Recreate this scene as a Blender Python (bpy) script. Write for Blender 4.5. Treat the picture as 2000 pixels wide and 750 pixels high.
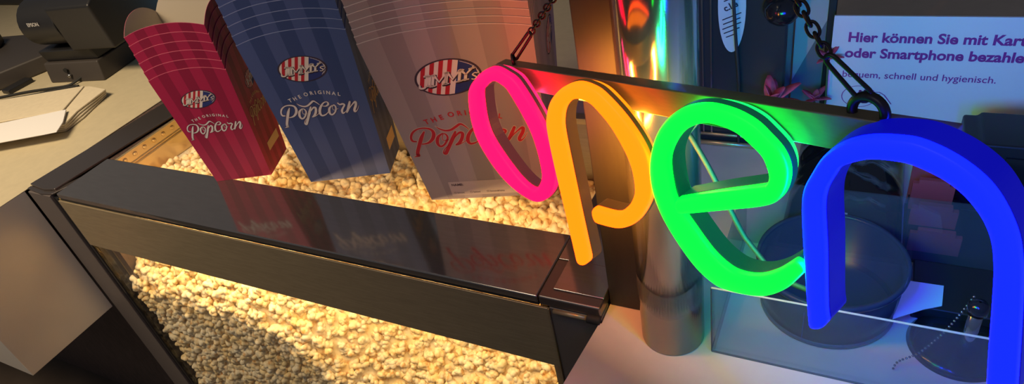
import bpy, bmesh, math, random
from mathutils import Vector, Matrix, noise
random.seed(7)
for _o in list(bpy.data.objects): bpy.data.objects.remove(_o)
SC = bpy.context.scene
COL = SC.collection

# ------------------------------------------------------------------ camera
cam_d = bpy.data.cameras.new('camera')
cam = bpy.data.objects.new('camera', cam_d); COL.objects.link(cam)
SC.camera = cam
cam_d.sensor_width = 36.0; cam_d.lens = 23.765; cam_d.clip_start = 0.01
_X = Vector((0.88925, 0.12508, -0.44001)); _D = Vector((0.17949, 0.78783, 0.58915)); _Z = -_D
_X = Vector((2666, 375, -1320.267)).normalized()
_Z = -Vector((405, 1769, 1320.267)).normalized()
_Y = _Z.cross(_X)
# rows = world axes written in camera space (x right, y down, z forward)
cam.matrix_world = Matrix(((_X.x, -_X.y, -_X.z, 0), (_Y.x, -_Y.y, -_Y.z, 0), (_Z.x, -_Z.y, -_Z.z, 0.60), (0, 0, 0, 1)))

# ------------------------------------------------------------------ world, lights, exposure
SC.view_settings.view_transform = 'Standard'; SC.view_settings.look = 'None'
SC.view_settings.exposure = 0.0; SC.view_settings.gamma = 1.0; SC.view_settings.use_curve_mapping = False
W = bpy.data.worlds.new('room_air'); SC.world = W; W.use_nodes = True
W.node_tree.nodes['Background'].inputs[0].default_value = (0.80, 0.86, 1.0, 1)
W.node_tree.nodes['Background'].inputs[1].default_value = 0.095
def area(name, loc, target, sx, sy, power, col):
    l = bpy.data.lights.new(name, 'AREA'); l.shape = 'RECTANGLE'; l.size = sx; l.size_y = sy
    l.energy = power; l.color = col
    o = bpy.data.objects.new(name, l); COL.objects.link(o); o.location = loc
    o.rotation_euler = (Vector(target) - Vector(loc)).to_track_quat('-Z', 'Y').to_euler()
    return o
area('ceiling_light_warm', (-1.35, -0.3, 1.75), (-1.7, 0.6, 0), 0.9, 0.5, 11.5, (1.0, 0.78, 0.50)).data.spread = 1.35
area('ceiling_light_cool', (-0.9, -1.3, 1.7), (-0.9, 0.6, 0), 1.2, 0.4, 3.2, (0.85, 0.90, 1.0))
area('warmer_lamp', (-0.82, 0.545, -0.118), (-0.82, 0.63, -0.25), 0.92, 0.022, 3.0, (1.0, 0.70, 0.32))
area('warmer_lamp', (-0.82, 0.63, -0.012), (-0.82, 0.75, -0.14), 0.92, 0.015, 0.75, (1.0, 0.62, 0.26))

# ------------------------------------------------------------------ materials
def mat(name, col, rough=.5, metal=0., noise_amt=0., nscale=30., spec=.5, emis=None, estr=0., bump=0., stretch=None, coat=0.):
    m = bpy.data.materials.new(name); m.use_nodes = True
    nt = m.node_tree; b = nt.nodes['Principled BSDF']
    b.inputs['Base Color'].default_value = (*col, 1); b.inputs['Roughness'].default_value = rough
    b.inputs['Metallic'].default_value = metal; b.inputs['Specular IOR Level'].default_value = spec
    b.inputs['Coat Weight'].default_value = coat
    if emis: b.inputs['Emission Color'].default_value = (*emis, 1); b.inputs['Emission Strength'].default_value = estr
    if noise_amt or bump:
        g = nt.nodes.new('ShaderNodeNewGeometry'); mp = nt.nodes.new('ShaderNodeMapping')
        n = nt.nodes.new('ShaderNodeTexNoise'); n.inputs['Scale'].default_value = nscale; n.inputs['Detail'].default_value = 4
        nt.links.new(g.outputs['Position'], mp.inputs[0]); nt.links.new(mp.outputs[0], n.inputs['Vector'])
        if stretch: mp.inputs['Scale'].default_value = stretch
        if noise_amt:
            r = nt.nodes.new('ShaderNodeValToRGB')
            r.color_ramp.elements[0].position = .3; r.color_ramp.elements[1].position = .7
            r.color_ramp.elements[0].color = (*[c * (1 - noise_amt) for c in col], 1)
            r.color_ramp.elements[1].color = (*[min(1, c * (1 + noise_amt)) for c in col], 1)
            nt.links.new(n.outputs['Fac'], r.inputs[0]); nt.links.new(r.outputs[0], b.inputs['Base Color'])
        if bump:
            bp = nt.nodes.new('ShaderNodeBump'); bp.inputs['Strength'].default_value = bump; bp.inputs['Distance'].default_value = .001
            nt.links.new(n.outputs['Fac'], bp.inputs['Height']); nt.links.new(bp.outputs[0], b.inputs['Normal'])
    return m
def glass_mat(name, tint=(1, 1, 1), ior=1.45, rough=0.0, haze=0., hazecol=(.5, .5, .5)):
    m = bpy.data.materials.new(name); m.use_nodes = True; nt = m.node_tree; nt.nodes.clear()
    o = nt.nodes.new('ShaderNodeOutputMaterial'); t = nt.nodes.new('ShaderNodeBsdfTransparent'); g = nt.nodes.new('ShaderNodeBsdfGlossy')
    f = nt.nodes.new('ShaderNodeFresnel'); f.inputs[0].default_value = ior; mx = nt.nodes.new('ShaderNodeMixShader')
    t.inputs[0].default_value = (*tint, 1); g.inputs['Roughness'].default_value = rough
    ge = nt.nodes.new('ShaderNodeNewGeometry'); mr = nt.nodes.new('ShaderNodeMapRange')
    mr.inputs[3].default_value = ior; mr.inputs[4].default_value = 1/ior   # same reflectance on both sides of the sheet
    nt.links.new(ge.outputs['Backfacing'], mr.inputs[0]); nt.links.new(mr.outputs[0], f.inputs[0])
    nt.links.new(f.outputs[0], mx.inputs[0]); nt.links.new(t.outputs[0], mx.inputs[1]); nt.links.new(g.outputs[0], mx.inputs[2])
    out = mx
    if haze:
        d = nt.nodes.new('ShaderNodeBsdfDiffuse'); d.inputs[0].default_value = (*hazecol, 1)
        m2 = nt.nodes.new('ShaderNodeMixShader'); m2.inputs[0].default_value = haze
        nt.links.new(mx.outputs[0], m2.inputs[1]); nt.links.new(d.outputs[0], m2.inputs[2]); out = m2
    nt.links.new(out.outputs[0], o.inputs[0])
    return m
M = {}
M['cream'] = mat('cream_counter_laminate', (.50, .43, .29), .45, 0, .04, 60)
M['counter_white'] = mat('white_counter_laminate', (.66, .56, .49), .38, 0, .03, 40)
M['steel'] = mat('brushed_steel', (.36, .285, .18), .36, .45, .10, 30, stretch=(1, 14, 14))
M['steel_dark'] = mat('dark_polished_steel', (.36, .33, .31), .10, .88, .06, 25, stretch=(1, 10, 10))
M['steel_post'] = mat('dark_brown_steel', (.16, .135, .13), .45, .4)
M['rim_steel'] = mat('dark_satin_steel', (.20, .17, .16), .30, .85)
M['pipe'] = mat('polished_pipe_steel', (.34, .34, .34), .13, .9, .06, 20, stretch=(6, 6, 1))
M['column'] = mat('dark_column_steel', (.020, .020, .020), .5, .1, .08, 40, stretch=(8, 8, 1))
M['panel'] = mat('pale_satin_panel', (.56, .51, .47), .36, .2, .02, 20)
M['wood'] = mat('dark_brown_wood', (.085, .055, .045), .45, 0, .35, 30, stretch=(6, 6, 1))
M['black'] = mat('black_plastic', (.012, .012, .014), .42)
M['black_gloss'] = mat('black_glossy_plastic', (.010, .010, .012), .15)
M['black_matte'] = mat('black_rubber', (.010, .010, .010), .7)
M['brown_grey'] = mat('brown_grey_plastic', (.045, .038, .035), .5)
M['paper'] = mat('white_paper', (.74, .72, .72), .8)
M['napkin'] = mat('cream_napkin_paper', (.60, .52, .38), .85, 0, .04, 90, bump=.2)
M['glass'] = glass_mat('clear_glass')
M['acrylic'] = glass_mat('clear_acrylic', (.86, .90, .93), 1.45, .02, .05, (.35, .4, .45))
M['acrylic_edge'] = mat('bright_acrylic_edge', (.75, .66, .45), .12, .3)  # light caught on the edge is put into a brighter pale yellow
M['tub'] = glass_mat('frosted_plastic', (.42, .48, .58), 1.4, .25, .35, (.07, .09, .15))
M['brass'] = mat('gold_tinted_sheet_metal', (.72, .55, .28), .32, .75)
M['casing'] = mat('sign_casing_black_acrylic', (.030, .024, .022), .35)
M['bar'] = mat('sign_bar_acrylic', (.34, .27, .17), .36, .6, .05, 60, stretch=(2, 2, 10))
M['chain'] = mat('dark_chain_metal', (.05, .04, .04), .35, .8)
M['floor'] = mat('dark_floor', (.06, .045, .035), .5, 0, .3, 6)
M['wall'] = mat('dark_wall_paint', (.10, .085, .08), .8)
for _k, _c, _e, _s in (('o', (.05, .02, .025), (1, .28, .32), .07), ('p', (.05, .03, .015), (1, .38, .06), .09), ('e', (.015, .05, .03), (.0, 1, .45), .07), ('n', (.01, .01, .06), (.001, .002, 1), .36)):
    M['casing_' + _k] = mat('letter_casing_' + _k, _c, .4, emis=_e, estr=_s)  # letter light on the casing walls, put into tint and faint emission
for _k, _e, _s in (('o', (1, .03, .16), 18), ('p', (1, .33, .03), 150), ('e', (.01, 1, .30), 110), ('n', (.008, .03, 1), 520)):
    M['rear_' + _k] = mat('rear_light_' + _k, (.02, .02, .02), .4, emis=_e, estr=_s)  # unseen glowing strips behind the letters, added to colour the surroundings
for _k, _e, _s in (('o', (1, .004, .045), 5), ('p', (1, .16, .002), 2.5), ('e', (.002, 1, .06), 4), ('n', (.005, .02, 1), 30)):
    M['side_' + _k] = mat('side_light_' + _k, (.02, .02, .02), .4, emis=_e, estr=_s)  # glowing strips on the outer casing slant, added to tint the top bar
def led(name, col, s):
    return mat(name, tuple(.02 + .1*c for c in col), .4, emis=col, estr=s)
M['led_pink'] = led('pink_light_tube', (1.0, 0.0005, 0.018), 10.0)
M['led_orange'] = led('orange_light_tube', (1.0, 0.052, 0.0005), 7.5)
M['led_green'] = led('green_light_tube', (0.0002, 1.0, 0.012), 6.0)
M['led_blue'] = led('blue_light_tube', (0.0002, 0.0010, 1.0), 26.0)

# ------------------------------------------------------------------ mesh helpers
def link(name, me, parent=None):
    o = bpy.data.objects.new(name, me); COL.objects.link(o)
    if parent: o.parent = parent
    return o
def tag(o, label=None, cat=None, group=None, kind=None):
    if label: o['label'] = label
    if cat: o['category'] = cat
    if group: o['group'] = group
    if kind: o['kind'] = kind
    return o
def empty(name, loc=(0, 0, 0), rz=0.):
    o = bpy.data.objects.new(name, None); COL.objects.link(o); o.location = loc; o.rotation_euler = (0, 0, rz)
    o.empty_display_size = .01
    return o
class MB:
    def __init__(s): s.v = []; s.f = []; s.m = []; s.uv = {}
    def add(s, vs, fs, mi=0):
        b = len(s.v); s.v += [tuple(p) for p in vs]
        for f in fs: s.f.append(tuple(b + i for i in f)); s.m.append(mi)
        return b
    def box(s, x0, y0, z0, x1, y1, z1, mi=0):
        s.add([(x0,y0,z0),(x1,y0,z0),(x1,y1,z0),(x0,y1,z0),(x0,y0,z1),(x1,y0,z1),(x1,y1,z1),(x0,y1,z1)],
              [(0,3,2,1),(4,5,6,7),(0,1,5,4),(1,2,6,5),(2,3,7,6),(3,0,4,7)], mi)
    def prism(s, poly, axis0, axis1, h, mi=0, origin=(0,0,0)):
        """poly of 2-D points in the plane (axis0, axis1), extruded by vector h"""
        a0, a1, h, o = Vector(axis0), Vector(axis1), Vector(h), Vector(origin)
        n = len(poly)
        A = [o + a0 * p[0] + a1 * p[1] for p in poly]; Bq = [p + h for p in A]
        s.add(A + Bq, [tuple(range(n))[::-1], tuple(range(n, 2*n))] + [(i, (i+1) % n, (i+1) % n + n, i + n) for i in range(n)], mi)
    def cyl(s, p, q, r, r2=None, n=24, mi=0, caps=True):
        p, q = Vector(p), Vector(q); r2 = r if r2 is None else r2
        d = (q - p).normalized(); a = d.orthogonal().normalized(); b = d.cross(a)
        A = [p + (a * math.cos(t) + b * math.sin(t)) * r for t in [2*math.pi*i/n for i in range(n)]]
        Bq = [q + (a * math.cos(t) + b * math.sin(t)) * r2 for t in [2*math.pi*i/n for i in range(n)]]
        fs = [(i, (i+1) % n, (i+1) % n + n, i + n) for i in range(n)]
        if caps: fs += [tuple(range(n))[::-1], tuple(range(n, 2*n))]
        s.add(A + Bq, fs, mi)
    def tube(s, pts, r, n=10, mi=0, closed=False):
        pts = [Vector(p) for p in pts]; N = len(pts); rings = []; up = None
        for i, p in enumerate(pts):
            if closed: d = (pts[(i+1) % N] - pts[i-1]).normalized()
            else: d = (pts[min(i+1, N-1)] - pts[max(i-1, 0)]).normalized()
            if up is None: up = d.orthogonal().normalized()
            up = (up - d * up.dot(d)).normalized(); b = d.cross(up)
            rr = r[i] if isinstance(r, (list, tuple)) else r
            rings.append([p + (up * math.cos(t) + b * math.sin(t)) * rr for t in [2*math.pi*k/n for k in range(n)]])
        base = s.add([q for ring in rings for q in ring], [], mi)
        for i in range(N if closed else N-1):
            j = (i+1) % N
            for k in range(n):
                s.f.append((base+i*n+k, base+i*n+(k+1)%n, base+j*n+(k+1)%n, base+j*n+k)); s.m.append(mi)
        if not closed:
            s.f.append(tuple(base+k for k in range(n))[::-1]); s.m.append(mi)
            s.f.append(tuple(base+(N-1)*n+k for k in range(n))); s.m.append(mi)
    def lathe(s, prof, c, n=48, mi=0):
        c = Vector(c); base = s.add([c + Vector((r*math.cos(2*math.pi*k/n), r*math.sin(2*math.pi*k/n), z)) for r, z in prof for k in range(n)], [], mi)
        for i in range(len(prof)-1):
            for k in range(n):
                s.f.append((base+i*n+k, base+i*n+(k+1)%n, base+(i+1)*n+(k+1)%n, base+(i+1)*n+k)); s.m.append(mi)
    def build(s, name, mats, parent=None, bevel=0, smooth=False, seg=2, off=None):
        me = bpy.data.meshes.new(name)
        vs = s.v
        if off is not None: vs = [(x-off[0], y-off[1], z-off[2]) for x, y, z in vs]
        me.from_pydata(vs, [], s.f)
        if not isinstance(mats, (list, tuple)): mats = [mats]
        for m in mats: me.materials.append(m)
        me.polygons.foreach_set('material_index', s.m)
        bm = bmesh.new(); bm.from_mesh(me); bmesh.ops.recalc_face_normals(bm, faces=bm.faces)
        bm.to_mesh(me); bm.free()
        o = link(name, me, parent)
        if smooth: me.polygons.foreach_set('use_smooth', [True]*len(me.polygons))
        if bevel:
            b = o.modifiers.new('bevel', 'BEVEL'); b.width = bevel; b.segments = seg; b.limit_method = 'ANGLE'; b.angle_limit = .6
            me.polygons.foreach_set('use_smooth', [True]*len(me.polygons))
            w = o.modifiers.new('wn', 'WEIGHTED_NORMAL'); w.keep_sharp = True
        me.update()
        return o
def bx(name, x0, y0, z0, x1, y1, z1, m, parent=None, bevel=.0015):
    b = MB(); b.box(x0, y0, z0, x1, y1, z1); return b.build(name, m, parent, bevel)
def catmull(P, k=6, closed=False):
    n = len(P); out = []
    for i in range(n if closed else n-1):
        g = lambda j: P[j % n] if closed else P[max(0, min(n-1, j))]
        a, b, c, d = g(i-1), g(i), g(i+1), g(i+2)
        for q in range(k):
            t = q / k
            out.append(tuple(.5*((2*b[m]) + (-a[m]+c[m])*t + (2*a[m]-5*b[m]+4*c[m]-d[m])*t*t + (-a[m]+3*b[m]-3*c[m]+d[m])*t**3) for m in range(len(b))))
    if not closed: out.append(tuple(P[-1]))
    return out
def ribbon(mb, pts, F, off, grow=0., mi=0, k=5):
    """stroke of varying width (x, y, w) laid on a face through F(x, y, off)"""
    C = catmull(pts, k) if k else pts; n = len(C); L = []; R = []
    for i, (x, y, w) in enumerate(C):
        x0, y0 = C[max(0, i-1)][:2]; x1, y1 = C[min(n-1, i+1)][:2]
        dx, dy = x1-x0, y1-y0; l = math.hypot(dx, dy) or 1; dx /= l; dy /= l; w = w/2 + grow
        L.append((x - dy*w, y + dx*w)); R.append((x + dy*w, y - dx*w))
    b = mb.add([F(*p, off) for p in L] + [F(*p, off) for p in R], [], mi)
    for i in range(n-1): mb.f.append((b+i, b+i+1, b+n+i+1, b+n+i)); mb.m.append(mi)
    for end in (0, n-1):   # round ends
        x, y, w = C[end]; w = w/2 + grow
        ring = [(x + math.cos(t)*w, y + math.sin(t)*w) for t in [2*math.pi*q/12 for q in range(12)]]
        mb.add([F(*p, off) for p in ring], [tuple(range(12))], mi)
def glyphs(text, size, bold=0., align='CENTER', spacing=1., shear=0.):
    cu = bpy.data.curves.new('t', 'FONT'); cu.body = text; cu.size = size; cu.offset = bold; cu.align_x = align
    cu.space_character = spacing; cu.shear = shear; cu.resolution_u = 4
    o = bpy.data.objects.new('t', cu); COL.objects.link(o)
    dg = bpy.context.evaluated_depsgraph_get(); me = bpy.data.meshes.new_from_object(o.evaluated_get(dg))
    vs = [tuple(v.co[:2]) for v in me.vertices]; fs = [tuple(p.vertices) for p in me.polygons]
    bpy.data.objects.remove(o); bpy.data.curves.remove(cu); bpy.data.meshes.remove(me)
    return vs, fs
def put_text(mb, text, x, y, size, F, off, rot=0., bold=0., align='CENTER', mi=0, spacing=1., sx=1., shear=0.):
    vs, fs = glyphs(text, size, bold, align, spacing, shear); c, s_ = math.cos(rot), math.sin(rot)
    mb.add([F(x + c*a*sx - s_*b, y + s_*a*sx + c*b, off) for a, b in vs], fs, mi)
def copy_tree(o, parent=None):
    c = o.copy(); COL.objects.link(c); c.parent = parent
    for ch in [q for q in bpy.data.objects if q.parent == o]: copy_tree(ch, c)
    return c

# traced lettering, millimetres on the carton wall / sign plane
LET= {'o': [(-283.9, 36.7, -261.5, 40.4), (-260.6, 60.6, -252.1, 51.9), (-233.7, 73.3, -235.7, 60.0), (-213.3, 70.6, -224.2, 58.6), (-197.7, 60.6, -214.0, 50.2), (-176.7, 22.7, -196.4, 14.4), (-173.5, -18.4, -193.9, -23.8), (-187.3, -47.8, -202.1, -41.9), (-217.7, -66.0, -216.0, -50.6), (-260.8, -51.4, -238.2, -38.0), (-289.6, -10.2, -265.1, -0.3)], 'p': [(-171.5, -120.2, -151.4, -108.3), (-172.5, -63.3, -152.6, -54.0), (-173.9, -14.7, -153.1, -6.2), (-173.4, 17.8, -153.0, 23.7), (-170.9, 33.3, -150.7, 36.8), (-160.4, 52.2, -145.2, 48.3), (-144.0, 66.5, -136.5, 56.3), (-125.0, 74.2, -125.5, 60.4), (-108.9, 73.6, -114.4, 59.2), (-95.6, 67.5, -106.1, 54.0), (-75.9, 49.2, -92.3, 39.3), (-61.8, 25.7, -80.0, 14.4), (-60.0, -1.5, -78.3, -9.2), (-66.1, -21.0, -83.4, -23.0), (-82.7, -44.5, -93.2, -34.7), (-103.9, -58.2, -105.0, -42.7), (-129.6, -62.4, -129.6, -45.4)], 'e': [(-34.8, -20.8, -35.4, -6.6), (-0.5, -6.3, -0.9, 9.2), (33.6, 8.2, 33.2, 23.7), (45.7, 16.5, 38.5, 27.2), (52.0, 28.1, 40.5, 32.4), (53.7, 41.7, 39.7, 38.7), (49.6, 53.4, 36.1, 47.2), (40.6, 62.8, 28.5, 53.9), (30.1, 70.7, 18.5, 60.3), (13.9, 75.8, 6.4, 63.0), (-6.7, 75.8, -6.8, 62.2), (-28.1, 67.0, -22.3, 53.9), (-46.4, 48.5, -33.6, 40.9), (-57.8, 23.1, -40.8, 24.8), (-60.9, -0.4, -41.5, 5.2), (-56.6, -22.3, -38.4, -11.2), (-45.9, -43.5, -26.2, -27.7), (-28.0, -66.5, -10.6, -46.6), (-10.2, -77.6, 3.3, -55.8), (7.0, -77.7, 14.9, -57.1), (30.9, -70.5, 28.8, -52.9), (49.2, -55.8, 42.7, -42.8), (63.6, -34.7, 56.1, -27.9)], 'n': [(66.5, -78.9, 79.2, -69.5), (65.5, -62.7, 78.0, -56.5), (63.4, -19.9, 77.1, -12.4), (62.4, 12.1, 75.7, 18.4), (63.6, 29.6, 77.2, 32.6), (69.0, 43.6, 81.8, 43.9), (76.2, 57.1, 86.3, 52.1), (86.6, 67.6, 94.1, 57.5), (99.2, 74.3, 103.0, 61.7), (113.8, 77.5, 114.0, 63.5), (128.1, 77.7, 125.6, 63.4), (146.6, 70.9, 142.9, 57.2), (161.9, 58.6, 155.4, 46.2), (173.0, 39.2, 163.2, 32.4), (178.2, 19.7, 166.9, 14.6), (181.3, -5.7, 168.9, -11.9), (183.7, -33.2, 170.5, -40.7), (186.6, -68.4, 173.1, -77.5)]}
SCR= {'P1': [(-48.22, 146.99, 2.14), (-53.57, 139.17, 4.38), (-59.46, 128.4, 4.38), (-63.89, 119.63, 4.38), (-64.79, 115.01, 4.87)], 'P1b': [(-64.08, 113.95, 2.92), (-69.94, 112.78, 0.97)], 'P2': [(-60.75, 134.44, 1.95), (-64.92, 135.64, 3.31), (-64.97, 140.87, 2.92), (-61.02, 147.19, 2.92), (-54.11, 151.3, 2.14), (-46.2, 151.82, 2.43), (-39.63, 149.13, 3.41), (-38.47, 143.25, 4.38), (-41.86, 136.27, 4.09), (-48.02, 131.38, 2.92), (-55.29, 130.13, 1.75)], 'sw': [(-33.79, 153.36, 0.58), (-30.3, 149.44, 2.14), (-24.34, 146.5, 2.73), (-18.01, 147.03, 3.12), (-11.38, 150.9, 3.31), (-6.21, 153.72, 3.12), (-2.27, 150.88, 2.14), (1.34, 145.83, 1.17)], 'o1': [(-28.52, 143.25, 1.46), (-34.7, 138.66, 3.7), (-37.81, 131.03, 4.09), (-36.41, 125.57, 3.31), (-31.83, 126.64, 2.73), (-27.19, 131.77, 2.73), (-24.52, 137.14, 2.73), (-25.42, 141.3, 2.43), (-27.82, 142.46, 1.46), (-30.33, 138.01, 1.17), (-30.15, 133.37, 1.36), (-24.37, 133.66, 1.17)], 'p1': [(-14.05, 144.16, 2.43), (-18.71, 136.28, 4.38), (-24.13, 127.83, 4.38), (-29.61, 119.28, 4.38), (-33.09, 114.49, 4.09), (-34.87, 116.52, 1.95), (-31.66, 121.94, 1.17), (-25.05, 126.8, 1.17)], 'p2': [(-18.18, 135.05, 1.36), (-10.84, 141.97, 2.92), (-6.99, 141.4, 3.89), (-9.04, 134.83, 4.09), (-13.54, 128.58, 3.89), (-18.24, 125.79, 1.95), (-12.72, 126.72, 1.17), (-5.47, 130.85, 1.17)], 'c': [(5.31, 142.97, 1.36), (10.58, 142.18, 2.43), (15.14, 144.89, 3.41), (15.12, 148.83, 2.43), (10.15, 149.02, 2.14), (3.8, 144.32, 3.41), (-1.5, 137.15, 4.38), (-3.54, 130.56, 4.38), (-1.62, 126.22, 3.41), (5.03, 127.55, 2.14), (10.75, 131.88, 1.17)], 'o2': [(20.16, 142.1, 1.46), (14.23, 137.08, 3.7), (11.86, 129.42, 4.09), (14.01, 125.63, 3.31), (19.58, 128.27, 2.73), (23.51, 133.41, 2.73), (25.02, 138.88, 2.73), (23.26, 142.31, 2.43), (19.35, 138.59, 1.17), (20.43, 133.3, 1.17), (28.14, 135.0, 1.17)], 'r': [(30.65, 144.59, 2.53), (33.09, 141.63, 2.73), (37.77, 142.05, 3.31), (39.97, 139.81, 2.92), (35.72, 135.0, 3.12), (32.52, 130.35, 3.89), (32.39, 125.78, 3.31), (37.02, 127.39, 1.46), (40.78, 130.83, 1.17)], 'n1': [(50.03, 144.14, 3.41), (46.53, 137.92, 4.09), (42.22, 130.61, 4.09), (39.15, 126.27, 2.73)], 'n2': [(42.31, 129.46, 1.17), (51.48, 138.3, 1.95), (58.64, 143.07, 3.5), (57.66, 137.38, 4.09), (52.47, 129.08, 4.09), (52.58, 125.64, 2.92), (57.06, 128.4, 1.46), (62.05, 135.59, 0.78)]}
TOL= [('T', -41.67, 160.18), ('H', -32.98, 162.24), ('E', -24.35, 164.51), ('O', -12.96, 167.23), ('R', -3.6, 168.02), ('I', 2.88, 167.92), ('G', 9.69, 167.44), ('I', 16.3, 166.44), ('N', 22.7, 164.92), ('A', 30.71, 162.39), ('L', 38.34, 160.13)]
JIM= [('J', -29.16, 208.53), ('I', -22.03, 209.07), ('M', -11.87, 209.56), ('M', 3.97, 209.15), ('Y', 18.62, 209.74), ("'", 26.98, 215.7), ('S', 27.01, 206.01)]

# ================================================================== THE SETTING
b = MB(); b.box(-4.2, -1.6, -0.96, 3.2, 2.6, -0.90); tag(b.build('floor', M['floor']), kind='structure')
b = MB(); b.box(-4.2, 2.6, -0.90, 3.2, 2.7, 1.9); tag(b.build('wall_back', M['wall']), kind='structure')

OFF = (-2.2, .8, -.9)
cc = tag(empty('long_counter', OFF), 'long cream counter top behind and left of the popcorn warmer', 'counter')
b = MB(); b.prism([(-4.0, .30), (-1.4355, .30), (-1.4355, .93), (-.262, .93), (-.262, 2.5), (-4.0, 2.5)], (1,0,0), (0,1,0), (0,0,-.0012), origin=(0,0,-.006))
b.build('counter_top', M['cream'], cc, off=OFF)
b = MB(); b.box(-4.0, .30, -.335, -1.4355, .499, -.0072); tag(b.build('apron_panel', M['panel'], cc, off=OFF, bevel=.001), 'pale satin grey apron panel')
b = MB(); b.box(-3.95, .56, -.9, -1.4355, 2.45, -.0074); b.box(-1.4355, .935, -.9, -.262, 2.45, -.0074); b.build('base_cabinet', M['wood'], cc, off=OFF)

OFF = (.6, .9, -.9)
rc = tag(empty('side_counter', OFF), 'white counter top with coloured glow under the lit letters', 'counter')
b = MB(); b.prism([(-.268, .26), (-.2445, .4995), (-.2418, .5000), (-.2418, 2.5), (3.0, 2.5), (3.0, .26)], (1,0,0), (0,1,0), (0,0,-.024), origin=(0,0,-.020))
b.build('counter_top', M['counter_white'], rc, off=OFF, bevel=.0008)
b = MB(); b.box(-.2417, .56, -.9, 2.95, 2.45, -.044); b.build('base_cabinet', M['wood'], rc, off=OFF)

# ================================================================== POPCORN WARMER
OFF = (-.84, .71, -.9)
pw = tag(empty('popcorn_warmer', OFF), 'steel and glass popcorn warmer full of lit popcorn, three stacks of cartons on its lid', 'popcorn warmer')
def part(name, mb, m, parent=pw, **k): return mb.build(name, m, parent, off=OFF if parent is pw else PO.get(parent.name, OFF), **k)
PO = {}
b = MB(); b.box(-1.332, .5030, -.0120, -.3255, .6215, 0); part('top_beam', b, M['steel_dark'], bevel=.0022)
b = MB(); b.box(-1.332, .5045, -.0170, -.3255, .5200, -.0122); part('rubber_gasket', b, M['black_matte'])
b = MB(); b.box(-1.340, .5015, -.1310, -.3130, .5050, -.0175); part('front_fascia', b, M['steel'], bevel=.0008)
b = MB(); b.box(-1.340, .5085, -.88, -.3130, .5125, -.1200); part('front_glass', b, M['glass'])
b = MB(); b.box(-1.3085, .6225, -.0050, -.3300, .9040, -.0002); part('glass_lid', b, M['glass'])
b = MB(); b.box(-1.300, .5300, -.1130, -.3300, .5600, -.1060); part('lamp_housing', b, M['rim_steel'])
# left post, its black seal, side rim
b = MB(); b.box(-1.4285, .5000, -.90, -1.3570, .5300, -.0080); part('corner_post', b, M['steel_post'], bevel=.0015)
b = MB(); b.box(-1.3560, .5040, -.90, -1.3415, .5300, -.0130); tag(part('glass_seal', b, M['black_gloss'], bevel=.002), 'black glazing seal')
b = MB(); b.prism([(-1.434, .514), (-1.380, .508), (-1.352, .514), (-1.309, .93), (-1.392, .93)], (1,0,0), (0,1,0), (0,0,.0050), origin=(0,0,-.0045)); part('side_rim', b, M['rim_steel'], bevel=.0015)
b = MB(); b.prism([(-1.434, .505), (-1.382, .499), (-1.350, .504), (-1.306, .605), (-1.318, .612), (-1.362, .512), (-1.434, .5135)], (1,0,0), (0,1,0), (0,0,.0035), origin=(0,0,-.0075)); part('rim_channel', b, M['rim_steel'], bevel=.001)
# pressed inner wall with dimples
b = MB()
b.box(-1.3195, .6225, -.85, -1.3120, .9190, -.0055); b.box(-1.3440, .5300, -.85, -1.3405, .6200, -.0130)
b.box(-1.3125, .6225, -.0060, -1.3090, .9190, -.0040)
for zz, rr in ((-.0285, .0022), (-.0345, .0030)): b.tube([(-1.3120, .6225, zz), (-1.3120, .9190, zz)], rr, 8)
part('pressed_side_wall', b, M['brass'], smooth=False)
for i in range(12):
    b = MB(); y = .6400 + i * .0250
    b.lathe([(.0001, .0028), (.0026, .0026), (.0042, .0014), (.0054, 0), (.0054, -.0004)], (0, 0, 0), 16)
    b.v = [(-1.3120 + p[2], y + p[0], -.0160 + p[1]) for p in b.v]
    part('dimple', b, M['brass'], smooth=True)
b = MB(); b.box(-1.312, .905, -.012, -.245, .922, -.0002); part('back_rim', b, M['brass'], bevel=.001)
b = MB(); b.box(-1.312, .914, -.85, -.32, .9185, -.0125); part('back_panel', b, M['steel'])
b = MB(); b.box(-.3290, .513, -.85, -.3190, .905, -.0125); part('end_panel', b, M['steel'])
b = MB(); b.box(-.3245, .5735, -.0120, -.2425, .9045, 0); part('side_rail', b, M['steel_dark'], bevel=.001)
# right corner cap
b = MB(); b.box(-.3245, .5030, -.0150, -.2425, .5725, .0012); part('corner_cap', b, M['rim_steel'], bevel=.0030, seg=3)
b = MB(); b.box(-.3090, .5180, .0013, -.2425, .5715, .0036); part('cap_plate', b, M['steel_dark'], bevel=.0015, seg=3)
b = MB(); b.cyl((-.3050, .5015, -.0190), (-.2600, .5015, -.0190), .0032, n=16); part('hinge_bar', b, M['steel'], smooth=True)
b = MB(); b.cyl((-.2600, .5015, -.0180), (-.2430, .5015, -.0180), .0062, n=20); part('hinge_plug', b, M['black_matte'], bevel=.001)
b = MB(); b.box(-.3110, .5030, -.90, -.2425, .5300, -.0160); part('corner_post', b, M['steel_post'], bevel=.0012)
b = MB(); b.box(-.3128, .5005, -.88, -.3113, .5080, -.0180); tag(part('edge_trim', b, M['steel'], bevel=.0004), 'bright thin steel edge')
b = MB(); b.box(-1.4345, .5310, -.90, -1.3200, .9300, -.0080); part('side_cabinet', b, M['wood'])

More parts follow.
